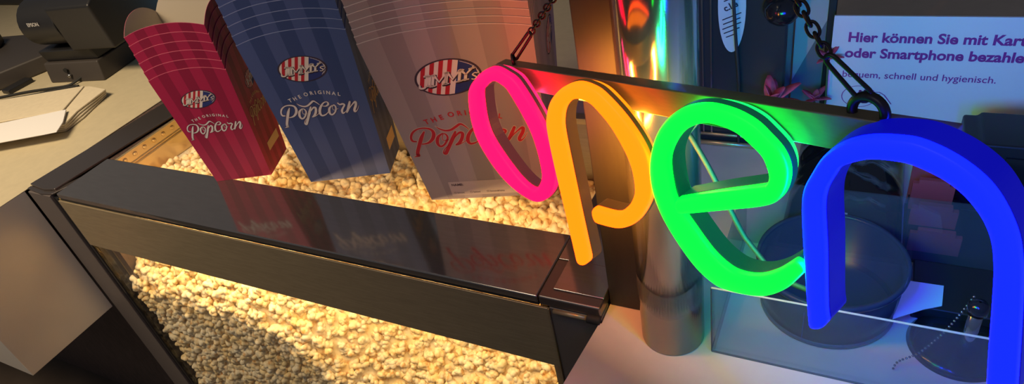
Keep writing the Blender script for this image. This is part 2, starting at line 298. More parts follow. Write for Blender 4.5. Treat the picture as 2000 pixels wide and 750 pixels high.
# ================================================================== POPCORN
mpop = bpy.data.materials.new('popcorn_flesh'); mpop.use_nodes = True
nt = mpop.node_tree; bs = nt.nodes['Principled BSDF']; bs.inputs['Roughness'].default_value = .72
bs.inputs['Subsurface Weight'].default_value = .0
g = nt.nodes.new('ShaderNodeNewGeometry')
n1 = nt.nodes.new('ShaderNodeTexNoise'); n1.inputs['Scale'].default_value = 85; n1.inputs['Detail'].default_value = 3
n2 = nt.nodes.new('ShaderNodeTexNoise'); n2.inputs['Scale'].default_value = 28
r1 = nt.nodes.new('ShaderNodeValToRGB'); r1.color_ramp.elements[0].position = .28; r1.color_ramp.elements[1].position = .49
r1.color_ramp.elements[0].color = (.66, .36, .11, 1); r1.color_ramp.elements[1].color = (.92, .82, .60, 1)
r2 = nt.nodes.new('ShaderNodeValToRGB'); r2.color_ramp.elements[0].position = .35; r2.color_ramp.elements[1].position = .65
r2.color_ramp.elements[0].color = (1, .88, .62, 1); r2.color_ramp.elements[1].color = (1, 1, 1, 1)
mm = nt.nodes.new('ShaderNodeMix'); mm.data_type = 'RGBA'; mm.blend_type = 'MULTIPLY'; mm.inputs[0].default_value = 1
for nn in (n1, n2): nt.links.new(g.outputs['Position'], nn.inputs['Vector'])
nt.links.new(n1.outputs['Fac'], r1.inputs[0]); nt.links.new(n2.outputs['Fac'], r2.inputs[0])
nt.links.new(r1.outputs[0], mm.inputs[6]); nt.links.new(r2.outputs[0], mm.inputs[7]); nt.links.new(mm.outputs[2], bs.inputs['Base Color'])

def kernel_mesh(seed, sub):
    rnd = random.Random(seed)
    lobes = []
    for i in range(rnd.randint(6, 9)):
        d = Vector((rnd.gauss(0, 1), rnd.gauss(0, 1), rnd.gauss(0, 1))).normalized()
        lobes.append((d * rnd.uniform(.40, .66), rnd.uniform(.30, .46)))
    bm = bmesh.new(); bmesh.ops.create_icosphere(bm, subdivisions=sub, radius=1)
    for v in bm.verts:
        d = v.co.normalized(); best = .50
        for c, r in lobes:
            bb = d.dot(c); disc = bb*bb - (c.dot(c) - r*r)
            if disc > 0: best = max(best, bb + math.sqrt(disc))
        v.co = d * (best + .05 * noise.noise(d * 4 + Vector((seed, 0, 0))))
    me = bpy.data.meshes.new('popcorn'); bm.to_mesh(me); bm.free()
    me.materials.append(mpop); me.polygons.foreach_set('use_smooth', [True]*len(me.polygons)); return me
KH = [kernel_mesh(100+i, 4) for i in range(8)]
KL = [kernel_mesh(200+i, 3) for i in range(10)]

MWI = cam.matrix_world.inverted()
def crop_test(P):
    q = MWI @ Vector(P); return (1000 + 1320.27*q.x/-q.z, 375 - 1320.27*q.y/-q.z, -q.z)
def sstep(a, b_, x): t = max(0, min(1, (x-a)/(b_-a))); return t*t*(3-2*t)
def z_contact(x): return -.262 - .30*sstep(-.98, -.66, x)          # where the heap leaves the front glass
def heap(x, s):
    """s runs up the glass, then back over the slope, then over the top of the heap"""
    zc = z_contact(x); z0 = -.62; L1 = zc - z0
    if s < L1: return (.5235, z0 + s)
    s -= L1; zt = -.125 + .060*(1 - sstep(-1.26, -.92, x)); ang = math.radians(57); L2 = (zt - zc) / math.sin(ang)
    if s < L2: return (.5235 + s*math.cos(ang), zc + s*math.sin(ang))
    y1 = .5235 + L2*math.cos(ang); s -= L2
    return (y1 + s, zt + .010*math.sin(s*9 + x*7) + .012*math.sin(x*17))
pts = []
step = .0166
nx = int((1.03)/step)
for i in range(nx):
    for k in range(72):
        x = -1.334 + (i + random.uniform(-.35, .35) + .5)*step*.97; s = (k + random.uniform(-.35, .35))*step
        y, z = heap(x, s)
        if y > .903: break
        if x > -.327 or (y > .60 and x < -1.297): continue
        y += random.uniform(0, .006); z += random.uniform(-.004, .004)
        u_, v_, dd = crop_test((x, y, z))
        if -40 < u_ < 2040 and -40 < v_ < 800: pts.append((x, min(y, .900), z, u_, v_, dd))
def shows(p):   # roughly: below the fascia in front, or in the open top beside the cartons
    x, y, z, u_, v_, dd = p
    if u_ > 1090 or v_ > 760: return False
    return v_ > 488 + (u_-190)*.2556 and u_ > 100 + (v_-380)*.70
order = sorted([i for i, p in enumerate(pts) if shows(p)], key=lambda i: pts[i][5])
near = set(order[:300])
def eul(): return (random.uniform(0, 6.28), random.uniform(0, 6.28), random.uniform(0, 6.28))
from mathutils import Euler
VV = []; FF = []
low = [([v.co.copy() for v in m.vertices], [tuple(p.vertices) for p in m.polygons]) for m in KL]
for i, (x, y, z, u_, v_, dd) in enumerate(pts):
    r = random.uniform(.0114, .0162)
    if i in near:
        o = link('popcorn', KH[i % 8]); o.location = (x, y, z); o.rotation_euler = eul(); o.scale = (r, r, r*random.uniform(.85, 1.1))
        tag(o, 'cream puffed popcorn piece lit warm behind the front glass', 'popcorn', 'popcorn pieces heaped behind the front glass')
    else:
        R_ = Euler(eul()).to_matrix() * r; vs, fs = low[i % 10]; base = len(VV); c = Vector((x, y, z))
        VV.extend([tuple(R_ @ q + c) for q in vs]); FF.extend([tuple(base + j for j in f) for f in fs])
# body of the heap below the outer layer
b = MB(); nxs = 40; ns = 60; base = b.add([], [])
grid = []
for i in range(nxs+1):
    x = -1.311 + i*(.980/nxs)
    for k in range(ns+1):
        y, z = heap(x, k*.0125); y = min(y + .004, .905)
        grid.append((x, y, z - .006))
b.add(grid, [(i*(ns+1)+k, (i+1)*(ns+1)+k, (i+1)*(ns+1)+k+1, i*(ns+1)+k+1) for i in range(nxs) for k in range(ns)])
base = len(VV); VV += b.v; FF += [tuple(base+i for i in f) for f in b.f]
me = bpy.data.meshes.new('popcorn_heap'); me.from_pydata(VV, [], FF); me.materials.append(mpop)
me.polygons.foreach_set('use_smooth', [True]*len(me.polygons)); me.update()
tag(link('popcorn_heap', me), 'big heap of yellowish popcorn filling the glass warmer', 'popcorn', kind='stuff')
del VV, FF

# ================================================================== POPCORN CARTONS
def stripe_mat(name, c1, c2, n=7, rough=.42):
    m = bpy.data.materials.new(name); m.use_nodes = True; nt = m.node_tree; p = nt.nodes['Principled BSDF']
    p.inputs['Roughness'].default_value = rough; p.inputs['Specular IOR Level'].default_value = .4
    uv = nt.nodes.new('ShaderNodeUVMap'); sp = nt.nodes.new('ShaderNodeSeparateXYZ')
    a = nt.nodes.new('ShaderNodeMath'); a.operation = 'MULTIPLY'; a.inputs[1].default_value = n/2
    f = nt.nodes.new('ShaderNodeMath'); f.operation = 'FRACT'
    g_ = nt.nodes.new('ShaderNodeMath'); g_.operation = 'GREATER_THAN'; g_.inputs[1].default_value = .5
    mx = nt.nodes.new('ShaderNodeMix'); mx.data_type = 'RGBA'; mx.inputs[6].default_value = (*c1, 1); mx.inputs[7].default_value = (*c2, 1)
    nt.links.new(uv.outputs[0], sp.inputs[0]); nt.links.new(sp.outputs[0], a.inputs[0]); nt.links.new(a.outputs[0], f.inputs[0])
    nt.links.new(f.outputs[0], g_.inputs[0]); nt.links.new(g_.outputs[0], mx.inputs[0]); nt.links.new(mx.outputs[2], p.inputs['Base Color'])
    return m
M['card_inside'] = mat('carton_inside_card', (.58, .50, .40), .8)
M['ink_cream'] = mat('cream_print', (.72, .66, .66), .6)
M['ink_dark'] = mat('dark_print', (.05, .03, .05), .6)
M['ink_red'] = mat('red_print', (.50, .015, .03), .6)
M['ink_blue'] = mat('navy_print', (.022, .035, .18), .6)
M['ink_badge'] = mat('badge_white_print', (.78, .68, .62), .6)
M['ink_tan'] = mat('tan_label_print', (.72, .48, .24), .6)
M['ink_shadow_blue'] = mat('purple_print', (.10, .03, .08), .6)
M['ink_shadow_red'] = mat('dark_red_print', (.10, .01, .03), .6)

def basis(cfg):
    cx, cy, a, w0, d0, w1, d1, h = cfg
    # local carton frame: x along the front, y to the back, z up; origin bottom centre
    def cor(sx, sy, top): return Vector((sx*(w1 if top else w0)/2, sy*(d1 if top else d0)/2, h if top else 0))
    return cor
def face_of(cfg, side):
    cor = basis(cfg)
    A, B_, C_, D_ = {'F': ((-1,-1),(1,-1),(1,-1),(-1,-1)), 'R': ((1,-1),(1,1),(1,1),(1,-1)), 'B': ((1,1),(-1,1),(-1,1),(1,1)), 'L': ((-1,1),(-1,-1),(-1,-1),(-1,1))}[side]
    a = cor(*A, 0); b_ = cor(*B_, 0); c = cor(*C_, 1); d = cor(*D_, 1)
    o = (a+b_)/2; ex = (b_-a).normalized(); t = (c+d)/2 - o; L = t.length; ey = t/L; n_ = ex.cross(ey)
    return o, ex, ey, n_, L, (b_-a).length, (c-d).length
def carton_mesh(cfg, name, mats):
    """outer print, inside card and bare rim, each wall with its arched top"""
    mb = MB(); th = .0005; uvs = []
    arch = {'F': .012, 'R': .022, 'L': .022, 'B': .045}; N = 16
    for side in 'FRBL':
        o, ex, ey, n_, L, w0, w1 = face_of(cfg, side)
        def P(fx, ft, off):   # fx 0..1 across, ft 0..1 up, arched above 1
            top = L + arch[side]*(1 - abs(2*fx-1)**2.2)
            t = ft*top; w = w0 + (w1-w0)*min(t, L)/L
            return o + ex*(fx-.5)*w + ey*t + n_*off
        K = [0, .25, .5, .75, .90, .997, 1.0]
        for off, base_m in ((0, 0), (-th, 1)):
            b0 = mb.add([P(i/N, k, off) for i in range(N+1) for k in K], [])
            for i in range(N):
                for j in range(len(K)-1):
                    mb.f.append((b0+i*len(K)+j, b0+(i+1)*len(K)+j, b0+(i+1)*len(K)+j+1, b0+i*len(K)+j+1))
                    mb.m.append(2 if (j == len(K)-2 and off == 0) else base_m)
        b0 = mb.add([P(i/N, 1, off) for i in range(N+1) for off in (0, -th)], [])
        for i in range(N): mb.f.append((b0+2*i, b0+2*i+2, b0+2*i+3, b0+2*i+1)); mb.m.append(2)
    cx, cy, a, w0, d0, w1, d1, h = cfg
    mb.add([(-w0/2, -d0/2, .0004), (w0/2, -d0/2, .0004), (w0/2, d0/2, .0004), (-w0/2, d0/2, .0004)], [(0,1,2,3)], 1)
    me = bpy.data.meshes.new(name); me.from_pydata(mb.v, [], mb.f)
    for m in mats: me.materials.append(m)
    me.polygons.foreach_set('material_index', mb.m)
    uvl = me.uv_layers.new(name='UVMap')
    # u across the wall from the position inside it
    for p in me.polygons:
        for li in p.loop_indices:
            v = me.vertices[me.loops[li].vertex_index].co
            hh = min(max(v.z/h, 0), 1.0); wx = w0 + (w1-w0)*hh; wy = d0 + (d1-d0)*hh
            nx_, ny_ = abs(p.normal.x), abs(p.normal.y)
            uvl.data[li].uv = ((v.x/wx + .5) if ny_ > nx_ else (v.y/wy + .5)*.999, hh)
    me.update(); return me
def Fmap(cfg, side, tf=None):
    o, ex, ey, n_, L, w0, w1 = face_of(cfg, side)
    def F(x, y, off):
        if tf: x, y = tf(x, y)
        return o + ex*x + ey*y + n_*off
    return F
JIMS = {'J': [[(.1,.5,.22),(.34,.5,.22)],[(.25,.5,.2),(.25,-.2,.2),(.12,-.46,.2),(-.14,-.42,.18),(-.2,-.2,.16)]],
        'I': [[(-.18,.45,.16),(.18,.45,.16)],[(0,.45,.24),(0,-.45,.24)],[(-.18,-.45,.16),(.18,-.45,.16)]],
        'M': [[(-.5,.45,.14),(-.3,.45,.14)],[(-.38,.45,.22),(-.38,-.45,.22)],[(-.34,.42,.18),(0,-.2,.18),(.34,.42,.18)],[(.38,.45,.22),(.38,-.45,.22)],[(-.52,-.46,.14),(-.24,-.46,.14)],[(.24,-.46,.14),(.52,-.46,.14)],[(.3,.45,.14),(.5,.45,.14)]],
        'Y': [[(-.44,.45,.16),(-.18,.45,.16)],[(.18,.45,.16),(.44,.45,.16)],[(-.32,.45,.22),(0,.02,.22),(.32,.45,.22)],[(0,.02,.24),(0,-.45,.24)],[(-.18,-.45,.16),(.18,-.45,.16)]],
        "'": [[(0,.2,.2),(-.05,-.1,.12)]],
        'S': [[(.22,.3,.14),(0,.4,.15),(-.22,.24,.16),(0,.02,.18),(.22,-.2,.16),(0,-.4,.15),(-.22,-.3,.14)]]}
JPOS = [('J',-.74,-.235,.46,.46),('I',-.54,-.16,.46,.40),('M',-.25,-.09,.50,.46),('M',.15,.02,.50,.46),('Y',.52,.12,.48,.42),("'",.70,.44,.30,.3),('S',.78,.03,.30,.30)]
def badge(cfg, side, cen, ax, ay, parent):
    """oval badge with red and cream stripes, navy right side; cen/ax/ay in metres on that wall"""
    F0 = Fmap(cfg, side); F = lambda s, t, off: F0(cen[0]+s*ax[0]+t*ay[0], cen[1]+s*ax[1]+t*ay[1], off)
    mb = MB()
    def disc(r, off, mi): mb.add([F(r*math.cos(2*math.pi*i/48), r*math.sin(2*math.pi*i/48), off) for i in range(48)], [tuple(range(48))], mi)
    disc(1.0, .0002, 1); disc(.93, .0003, 0)
    def band(s0, s1, r, off, mi):
        n = 8; v = []
        for i in range(n+1):
            s = max(-r, min(r, s0 + (s1-s0)*i/n)); e = math.sqrt(max(0, r*r-s*s)); v += [F(s, e, off), F(s, -e, off)]
        mb.add(v, [(2*i, 2*i+1, 2*i+3, 2*i+2) for i in range(n)], mi)
    for sc in (-.76, -.50, -.24, .02): band(sc-.065, sc+.065, .93, .0004, 2)
    band(.25, .93, .93, .0004, 3)
    # thin pale arc inside the navy side
    ribbon(mb, [(.30,.84,.02),(.55,.70,.02),(.76,.50,.02),(.87,.20,.02),(.88,-.1,.02),(.8,-.4,.02)], F, .00046, mi=0)
    o = mb.build('oval_badge', [M['ink_badge'], M['ink_dark'], M['ink_red'], M['ink_blue']], parent)
    m2 = MB()
    k = abs(ay[1])/abs(ax[0])
    for grow, off, mi, dx, dy in ((.022, .0005, 1, .025, -.05), (0, .0006, 0, 0, 0)):
        for ch, x, y, wx, hy in JPOS:
            for st in JIMS[ch]:
                G = lambda a, c, o_, x=x, y=y, wx=wx, hy=hy: F(x + a*wx + dx, y + (c + a*.22)*hy*1.45 + dy, o_)
                ribbon(m2, [(p[0], p[1], p[2]*.78) for p in st], G, off, grow=grow*1.6, mi=mi, k=0 if len(st) < 4 else 4)
    m2.build('badge_lettering', [M['ink_badge'], M['ink_dark']], o)
def script(cfg, side, tf, parent, ink, shadow):
    F0 = Fmap(cfg, side)
    F = lambda x, y, off: F0(*tf(x*.001, y*.001), off)
    mb = MB()
    for st in SCR.values(): ribbon(mb, st, F, .0002, grow=.45, mi=1)
    for st in SCR.values(): ribbon(mb, st, F, .0004, grow=-.18, mi=0)
    tag(mb.build('script_lettering', [ink, shadow], parent), None)
    mb = MB()
    for i, (ch, x, y) in enumerate(TOL):
        x0, y0 = TOL[max(0, i-1)][1:]; x1, y1 = TOL[min(len(TOL)-1, i+1)][1:]
        rot = math.atan2(y1-y0, x1-x0) - .02
        vs, fs = glyphs(ch, 8.6, .22, 'CENTER'); c, s_ = math.cos(rot), math.sin(rot)
        vs = [(a, q-3.1) for a, q in vs]
        mb.add([F(x + c*a - s_*q, y + s_*a + c*q, .0004) for a, q in vs], fs)
    mb.build('arched_lettering', ink, parent)

def tf_of(k, kx, cx, cy): return lambda x, y: (x*kx + cx, (y-.138)*k + cy)
CART = {
 'red': dict(cfg=(-.9683, .6659, .3847, .1052, .0822, .1345, .1029, .2099), n=6, sh=.0150, c=((.42, .020, .078), (.29, .015, .055))),
 'blue': dict(cfg=(-.7587, .7069, .3763, .1408, .0789, .1693, .1045, .2604), n=6, sh=.0147, c=((.075, .105, .27), (.045, .070, .20))),
 'white': dict(cfg=(-.4945, .7391, .2896, .1906, .1365, .2262, .2062, .2801), n=8, sh=.0098, c=((.38, .31, .31), (.31, .25, .255)))}
WORD = {'red': 'red', 'blue': 'blue', 'white': 'pale grey'}
SIZE = {'red': 'small', 'blue': 'medium', 'white': 'large'}
for key, q in CART.items():
    cfg = q['cfg']; cx, cy, a = cfg[:3]
    m1 = stripe_mat(key + '_striped_card', *q['c'])
    edge = mat(key + '_card_edge', tuple(min(1, c*1.25 + .12) for c in q['c'][0]), .7)
    me = carton_mesh(cfg, 'carton_wall', [m1, M['card_inside'], edge])
    for i in range(q['n']):
        root = empty('popcorn_carton', (cx, cy, .0003 + i*q['sh']), a)
        link('carton_wall', me, root)
        if i == 0:
            lab = '%s striped %s popcorn carton on the glass lid, outermost of its nested stack' % (SIZE[key], WORD[key])
        elif i == q['n']-1:
            lab = '%s %s popcorn carton nested innermost and topmost in the %s stack' % (SIZE[key], WORD[key], WORD[key])
        else:
            lab = '%s popcorn carton, its rim %s above the lowest rim of the %s stack' % (WORD[key], ['', 'first', 'second', 'third', 'fourth', 'fifth', 'sixth'][i], WORD[key])
        tag(root, lab, 'popcorn carton', 'nested %s popcorn cartons' % WORD[key])
        if i: continue
        if key == 'blue':
            badge(cfg, 'F', (-.0015, .2095), (.0376, -.0053), (.0086, .0211), root)
            script(cfg, 'F', lambda x, y: (x, y), root, M['ink_cream'], M['ink_shadow_blue'])
            badge(cfg, 'R', (.012, .2095), (.0225, 0), (.002, .020), root)
            script(cfg, 'R', tf_of(1, .52, .0, .138), root, M['ink_tan'], M['ink_shadow_blue'])
            mb = MB(); F = Fmap(cfg, 'R'); mb.add([F(-.014, .052, .0004), F(-.014, .029, .0004), F(.028, .029, .0004), F(.028, .052, .0004)], [(0,1,2,3)]); mb.build('tan_label', M['ink_tan'], root)
        if key == 'red':
            badge(cfg, 'F', (-.0027, .166), (.030, -.0025), (.0091, .01625), root)
            script(cfg, 'F', tf_of(.778, .778, .0004, .111), root, M['ink_cream'], M['ink_shadow_red'])
            badge(cfg, 'R', (.007, .165), (.0185, 0), (.003, .0148), root)
            script(cfg, 'R', tf_of(.778, .507, .001, .116), root, M['ink_tan'], M['ink_shadow_red'])
            mb = MB(); F = Fmap(cfg, 'R'); mb.add([F(-.017, .051, .0004), F(-.017, .035, .0004), F(.031, .035, .0004), F(.031, .052, .0004)], [(0,1,2,3)]); mb.build('tan_label', M['ink_tan'], root)
        if key == 'white':
            badge(cfg, 'F', (-.0086, .2203), (.0451, -.0026), (.0098, .0281), root)
            script(cfg, 'F', tf_of(1.31, 1.31, -.004, .1227), root, M['ink_red'], M['card_inside'])
            badge(cfg, 'R', (.03, .2075), (.036, 0), (.004, .024), root)
            mb = MB(); F = Fmap(cfg, 'F')
            mb.add([F(-.0595, .0355, .0003), F(-.0595, .0070, .0003), F(.047, .0070, .0003), F(.047, .0355, .0003)], [(0,1,2,3)], 0)
            put_text(mb, 'NAME:', -.0555, .0275, .0062, F, .0005, bold=.00018, align='LEFT', mi=1)
            for xx, w_ in ((-.0505, 'Sweet'), (-.0255, 'Salted'), (.0005, 'Sweet&Salty')):
                put_text(mb, w_, xx, .0115, .0046, F, .0005, align='LEFT', mi=1)
                x0 = xx - .0045
                for q4 in (((0,0),(.003,0),(.003,.0004),(0,.0004)), ((0,.003),(.003,.003),(.003,.0034),(0,.0034)), ((0,0),(.0004,0),(.0004,.0034),(0,.0034)), ((.0026,0),(.003,0),(.003,.0034),(.0026,.0034))):
                    mb.add([F(x0+a_, .0115+b_, .0005) for a_, b_ in q4], [(0,1,2,3)], 1)
            mb.build('name_field', [mat('name_field_print', (.52, .42, .40), .6), M['ink_dark']], root)

# ================================================================== LIT OPEN SIGN
SO = Vector((-.0806, .38, .2852)); SU = Vector((.9196, -.3759, .1138)); SV = Vector((-.0865, .0888, .9923)); SN = Vector((-.3831, -.9224, .0491))
def S(u, v, d=0.): return SO + SU*u + SV*v - SN*d - SO     # local to the sign's empty, d = depth behind the faces
sign = tag(empty('open_sign', SO), 'rainbow lit open sign hanging on two chains in front of the warmer', 'sign')
def letter(key, name, glow, depth, closed, outer):
    P = [tuple(c*.001 for c in r) for r in LET[key]]
    C = catmull(P, 7, closed); n = len(C)
    L_ = []
    for i in range(n):
        o = Vector(C[i][:2]); q = Vector(C[i][2:]); c = (o+q)/2; h = (o-q)/2; L_.append((c, h))
    # glowing face and its rounded shoulders
    prof = [(-1.0, .0065), (-1.0, .0030), (-.93, .0012), (-.78, .0003), (-.4, 0), (0, -.0002), (.4, 0), (.78, .0003), (.93, .0012), (1.0, .0030), (1.0, .0065)]
    od = .0075 + (depth-.0075)*outer
    cas = [(-1.0, .0066), (-1.05, .0075), (-1.05, depth), (.2, depth), (1.05, od), (1.05, .0075), (1.0, .0066)]
    def sweep(prof, nm, m, vmax=9):
        mb = MB(); K = len(prof); N = n
        b0 = mb.add([S(*(c + h*a), d) for c, h in L_ for a, d in prof], [])
        for i in range(N if closed else N-1):
            j = (i+1) % N
            if L_[i][0].y > vmax or L_[j][0].y > vmax: continue
            for k in range(K-1): mb.f.append((b0+i*K+k, b0+i*K+k+1, b0+j*K+k+1, b0+j*K+k)); mb.m.append(0)
        if not closed:
            for e, sg in ((0, -1), (N-1, 1)):
                c, h = L_[e]; c2, _ = L_[e+1 if e == 0 else e-1]; d_ = (c - c2).normalized()
                hv = h.length
                # rounded nose past the end
                prev = b0 + e*K
                ring_prev = [prev + k for k in range(K)]
                for st, (f_, w_) in enumerate(((.30, .90), (.52, .62), (.62, .30))):
                    bb = mb.add([S(*(c + d_*hv*f_ + h*a*w_), d + (.0006*st if d < .004 else 0)) for a, d in prof], [])
                    for k in range(K-1): mb.f.append((ring_prev[k], ring_prev[k+1], bb+k+1, bb+k)); mb.m.append(0)
                    ring_prev = [bb + k for k in range(K)]
                mb.f.append(tuple(ring_prev)); mb.m.append(0)
        return mb.build(nm, m, sign, smooth=False)
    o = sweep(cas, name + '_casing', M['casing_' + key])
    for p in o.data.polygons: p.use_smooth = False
    g_ = sweep(prof, name, glow); g_.data.polygons.foreach_set('use_smooth', [True]*len(g_.data.polygons))
    tag(g_, name.replace('_', ' '))
    sweep([(-.9, depth + .0004), (.1, depth + .0004)], name + '_rear_light', M['rear_' + key], vmax=.047)  # added emissive strip, turned away from the camera
    sweep([(.99, od + .0006), (.3, depth + .0004)], name + '_side_light', M['side_' + key])  # added emissive strip, weaker, throws colour onto the bar
letter('o', 'pink_letter_o', M['led_pink'], .018, True, .25)
letter('p', 'orange_letter_p', M['led_orange'], .019, False, .25)
letter('e', 'green_letter_e', M['led_green'], .022, False, .35)
letter('n', 'blue_letter_n', M['led_blue'], .028, False, .9)
mb = MB(); q4 = [(-.256, .0435), (.135, .0505), (.135, .0745), (-.256, .0660)]
mb.add([S(*p, .0235) for p in q4] + [S(*p, .0365) for p in q4], [(0,1,2,3), (7,6,5,4), (0,4,5,1), (1,5,6,2), (2,6,7,3), (3,7,4,0)])
mb.build('top_bar', M['bar'], sign, bevel=.001)
# power cord
pts_ = catmull([(-27.7, 50.0), (-15.5, 28.8), (-3.4, 8.4), (10.9, -20.3), (28.0, -53.1), (55.3, -88.9), (80, -118), (118, -150)], 6)
mb = MB(); mb.tube([S(-.0277, .052, .0375), S(-.040, .045, .055)] + [S(x*.001 - .051, y*.001 - .025, .065) for x, y in pts_[4:25]] + [S(.010, -.098, .055), S(.045, -.085, .040), S(.068, -.060, .0290)], .0022, 10); tag(mb.build('power_cord', M['black_matte'], sign, smooth=True), 'thin black power cord')
def ring_mesh(R, r, n=32, m=10, sx=1.0):
    mb = MB(); mb.tube([(R*sx*math.cos(t), R*math.sin(t), 0) for t in [2*math.pi*i/n for i in range(n)]], r, m, closed=True); return mb
def eyelet(u, v, R, r, rz, tilt):
    mb = ring_mesh(R, r); X = (SU*math.cos(tilt) + SN*math.sin(tilt)).normalized()
    mb.v = [tuple(S(u, v, .030) + X*p[0] + SV*p[1] + X.cross(SV)*p[2]) for p in mb.v]
    mb.build('eyelet', M['chain'], sign, smooth=True)
eyelet(-.2360, .0690, .0055, .0016, 0, .7); eyelet(.0880, .0750, .0100, .0031, 0, .1)
def long_link_mesh(A, B_, wdt, r):
    A, B_ = Vector(A), Vector(B_); d = (B_-A).normalized(); s_ = d.cross(SN).normalized(); L = (B_-A).length
    P = []
    for i in range(9): t = math.pi/2 + math.pi*i/8; P.append(A + d*(wdt*(1 + math.cos(t)*1.0)) * 1 + s_*wdt*math.sin(t))
    P2 = []
    for i in range(9): t = -math.pi/2 + math.pi*i/8; P2.append(B_ - d*(wdt*(1 - math.cos(t))) + s_*wdt*.7*math.sin(t))
    mb = MB(); mb.tube(P + P2, r, 8, closed=True); return mb
def chain(name, label, p0, p1, hook, wdt, r, ll, lw):
    root = tag(empty(name, SO + S(*p0, .030)), label, 'chain', 'black chains holding the lit sign'); off = S(*p0, .030)
    A = S(*p0, .030) - off; B_ = S(*p1, .028) - off; H_ = S(*hook, .028) - off
    mb = long_link_mesh(A, B_, wdt, r); mb.build('long_link', M['chain'], root, smooth=True)
    d = (H_-B_).normalized(); D = (H_-B_).length; s_ = d.cross(SN).normalized(); t_ = d.cross(s_)
    lm = MB(); K = 20
    lm.tube([(ll*.5*math.copysign(abs(math.cos(q_))**.8, math.cos(q_)), lw*.5*math.sin(q_), 0) for q_ in [2*math.pi*i/K for i in range(K)]], lw*.16, 6, closed=True)
    first = None; n = int(D/(ll*.70))
    for i in range(n):
        c = B_ + d*(ll*.36 + i*ll*.70)
        if first is None: o = lm.build('chain_link', M['chain'], root, smooth=True); first = o
        else: o = first.copy(); COL.objects.link(o); o.parent = root
        ang = (math.pi/2)*(i % 2) + .45
        x_ = d; y_ = s_*math.cos(ang) + t_*math.sin(ang); z_ = x_.cross(y_)
        o.matrix_local = Matrix(((x_.x, y_.x, z_.x, c.x), (x_.y, y_.y, z_.y, c.y), (x_.z, y_.z, z_.z, c.z), (0, 0, 0, 1)))
chain('hanging_chain', 'fine black chain above the pink letter o, at the left end of the sign bar', (-.2340, .0720), (-.2000, .0995), (-.1150, .172), .0030, .0014, .0082, .0054)
chain('hanging_chain', 'dark chain above the blue letter n, at the right end of the sign bar', (.0880, .0830), (.0640, .1080), (.0300, .170), .0045, .0014, .0098, .0064)

# ================================================================== COLUMN AND PIPE
CZ = -.0198
b = MB(); b.box(-.2412, .5310, CZ, -.1965, .6200, 1.25)
tag(b.build('square_column', M['column'], bevel=.0015, off=(0, 0, 0)), 'dark square steel column on the white counter beside the warmer', 'column')
OFF = (-.158, .510, CZ); pp = tag(empty('round_pipe', OFF), 'shiny round steel pipe standing upright behind the letters p and e', 'pipe')
b = MB(); b.lathe([(.0338, CZ), (.0350, CZ+.001), (.0350, 1.25), (.0335, 1.252)], (OFF[0], OFF[1], 0), 72); b.build('pipe_wall', M['pipe'], pp, smooth=True, off=OFF)
b = MB(); 
def arc_band(b, r, a0, a1, z0, z1, n=20, wob=.0):
    vs = []
    for i in range(n+1):
        t = a0 + (a1-a0)*i/n; vs += [(OFF[0]+r*math.cos(t), OFF[1]+r*math.sin(t), z0(i/n)), (OFF[0]+r*math.cos(t), OFF[1]+r*math.sin(t), z1(i/n))]
    b.add(vs, [(2*i, 2*i+2, 2*i+3, 2*i+1) for i in range(n)])
arc_band(b, .03525, -2.9, -.1, lambda t: CZ+.062+.004*math.sin(t*9), lambda t: CZ+.098+.005*math.sin(t*7+1))
tag(b.build('clear_tape', glass_mat('clear_tape_film', (.80, .80, .78), 1.5, .12, .10, (.5, .5, .48)), pp, smooth=True, off=OFF), 'clear wrinkled tape round the pipe')

# ================================================================== ACRYLIC BOX WITH TUB
OFF = (.03, .59, CZ); ab = tag(empty('acrylic_box', OFF), 'clear acrylic display box standing on the white counter', 'display box')
X0, X1, Y0, Y1, Z1 = -.1110, .1750, .4950,   .6850, .0790; t = .003
for nm, q in (('front_pane', (X0, Y0, CZ, X1, Y0+t, Z1)), ('back_pane', (X0, Y1-t, CZ, X1, Y1, Z1)), ('side_pane', (X0, Y0+t, CZ, X0+t, Y1-t, Z1)), ('side_pane', (X1-t, Y0+t, CZ, X1, Y1-t, Z1))):
    b = MB(); b.box(*q); b.build(nm, M['acrylic'], ab, off=OFF)
b = MB()
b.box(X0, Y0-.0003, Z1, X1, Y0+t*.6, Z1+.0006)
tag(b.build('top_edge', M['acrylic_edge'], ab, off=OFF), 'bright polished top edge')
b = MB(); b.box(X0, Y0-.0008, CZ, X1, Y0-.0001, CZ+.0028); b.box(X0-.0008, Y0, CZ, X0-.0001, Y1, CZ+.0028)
tag(b.build('bottom_edge', mat('shaded_acrylic_edge', (.10, .13, .15), .2), ab, off=OFF), 'dark glued bottom edge')  # darker copy of the edge colour, shade put in
b = MB(); b.box(X0-.0006, Y0-.0006, CZ+.003, X0+.0006, Y0+.0006, Z1); tag(b.build('corner_seam', mat('dark_acrylic_seam', (.05, .06, .07), .3), ab, off=OFF), 'dark vertical corner seam')

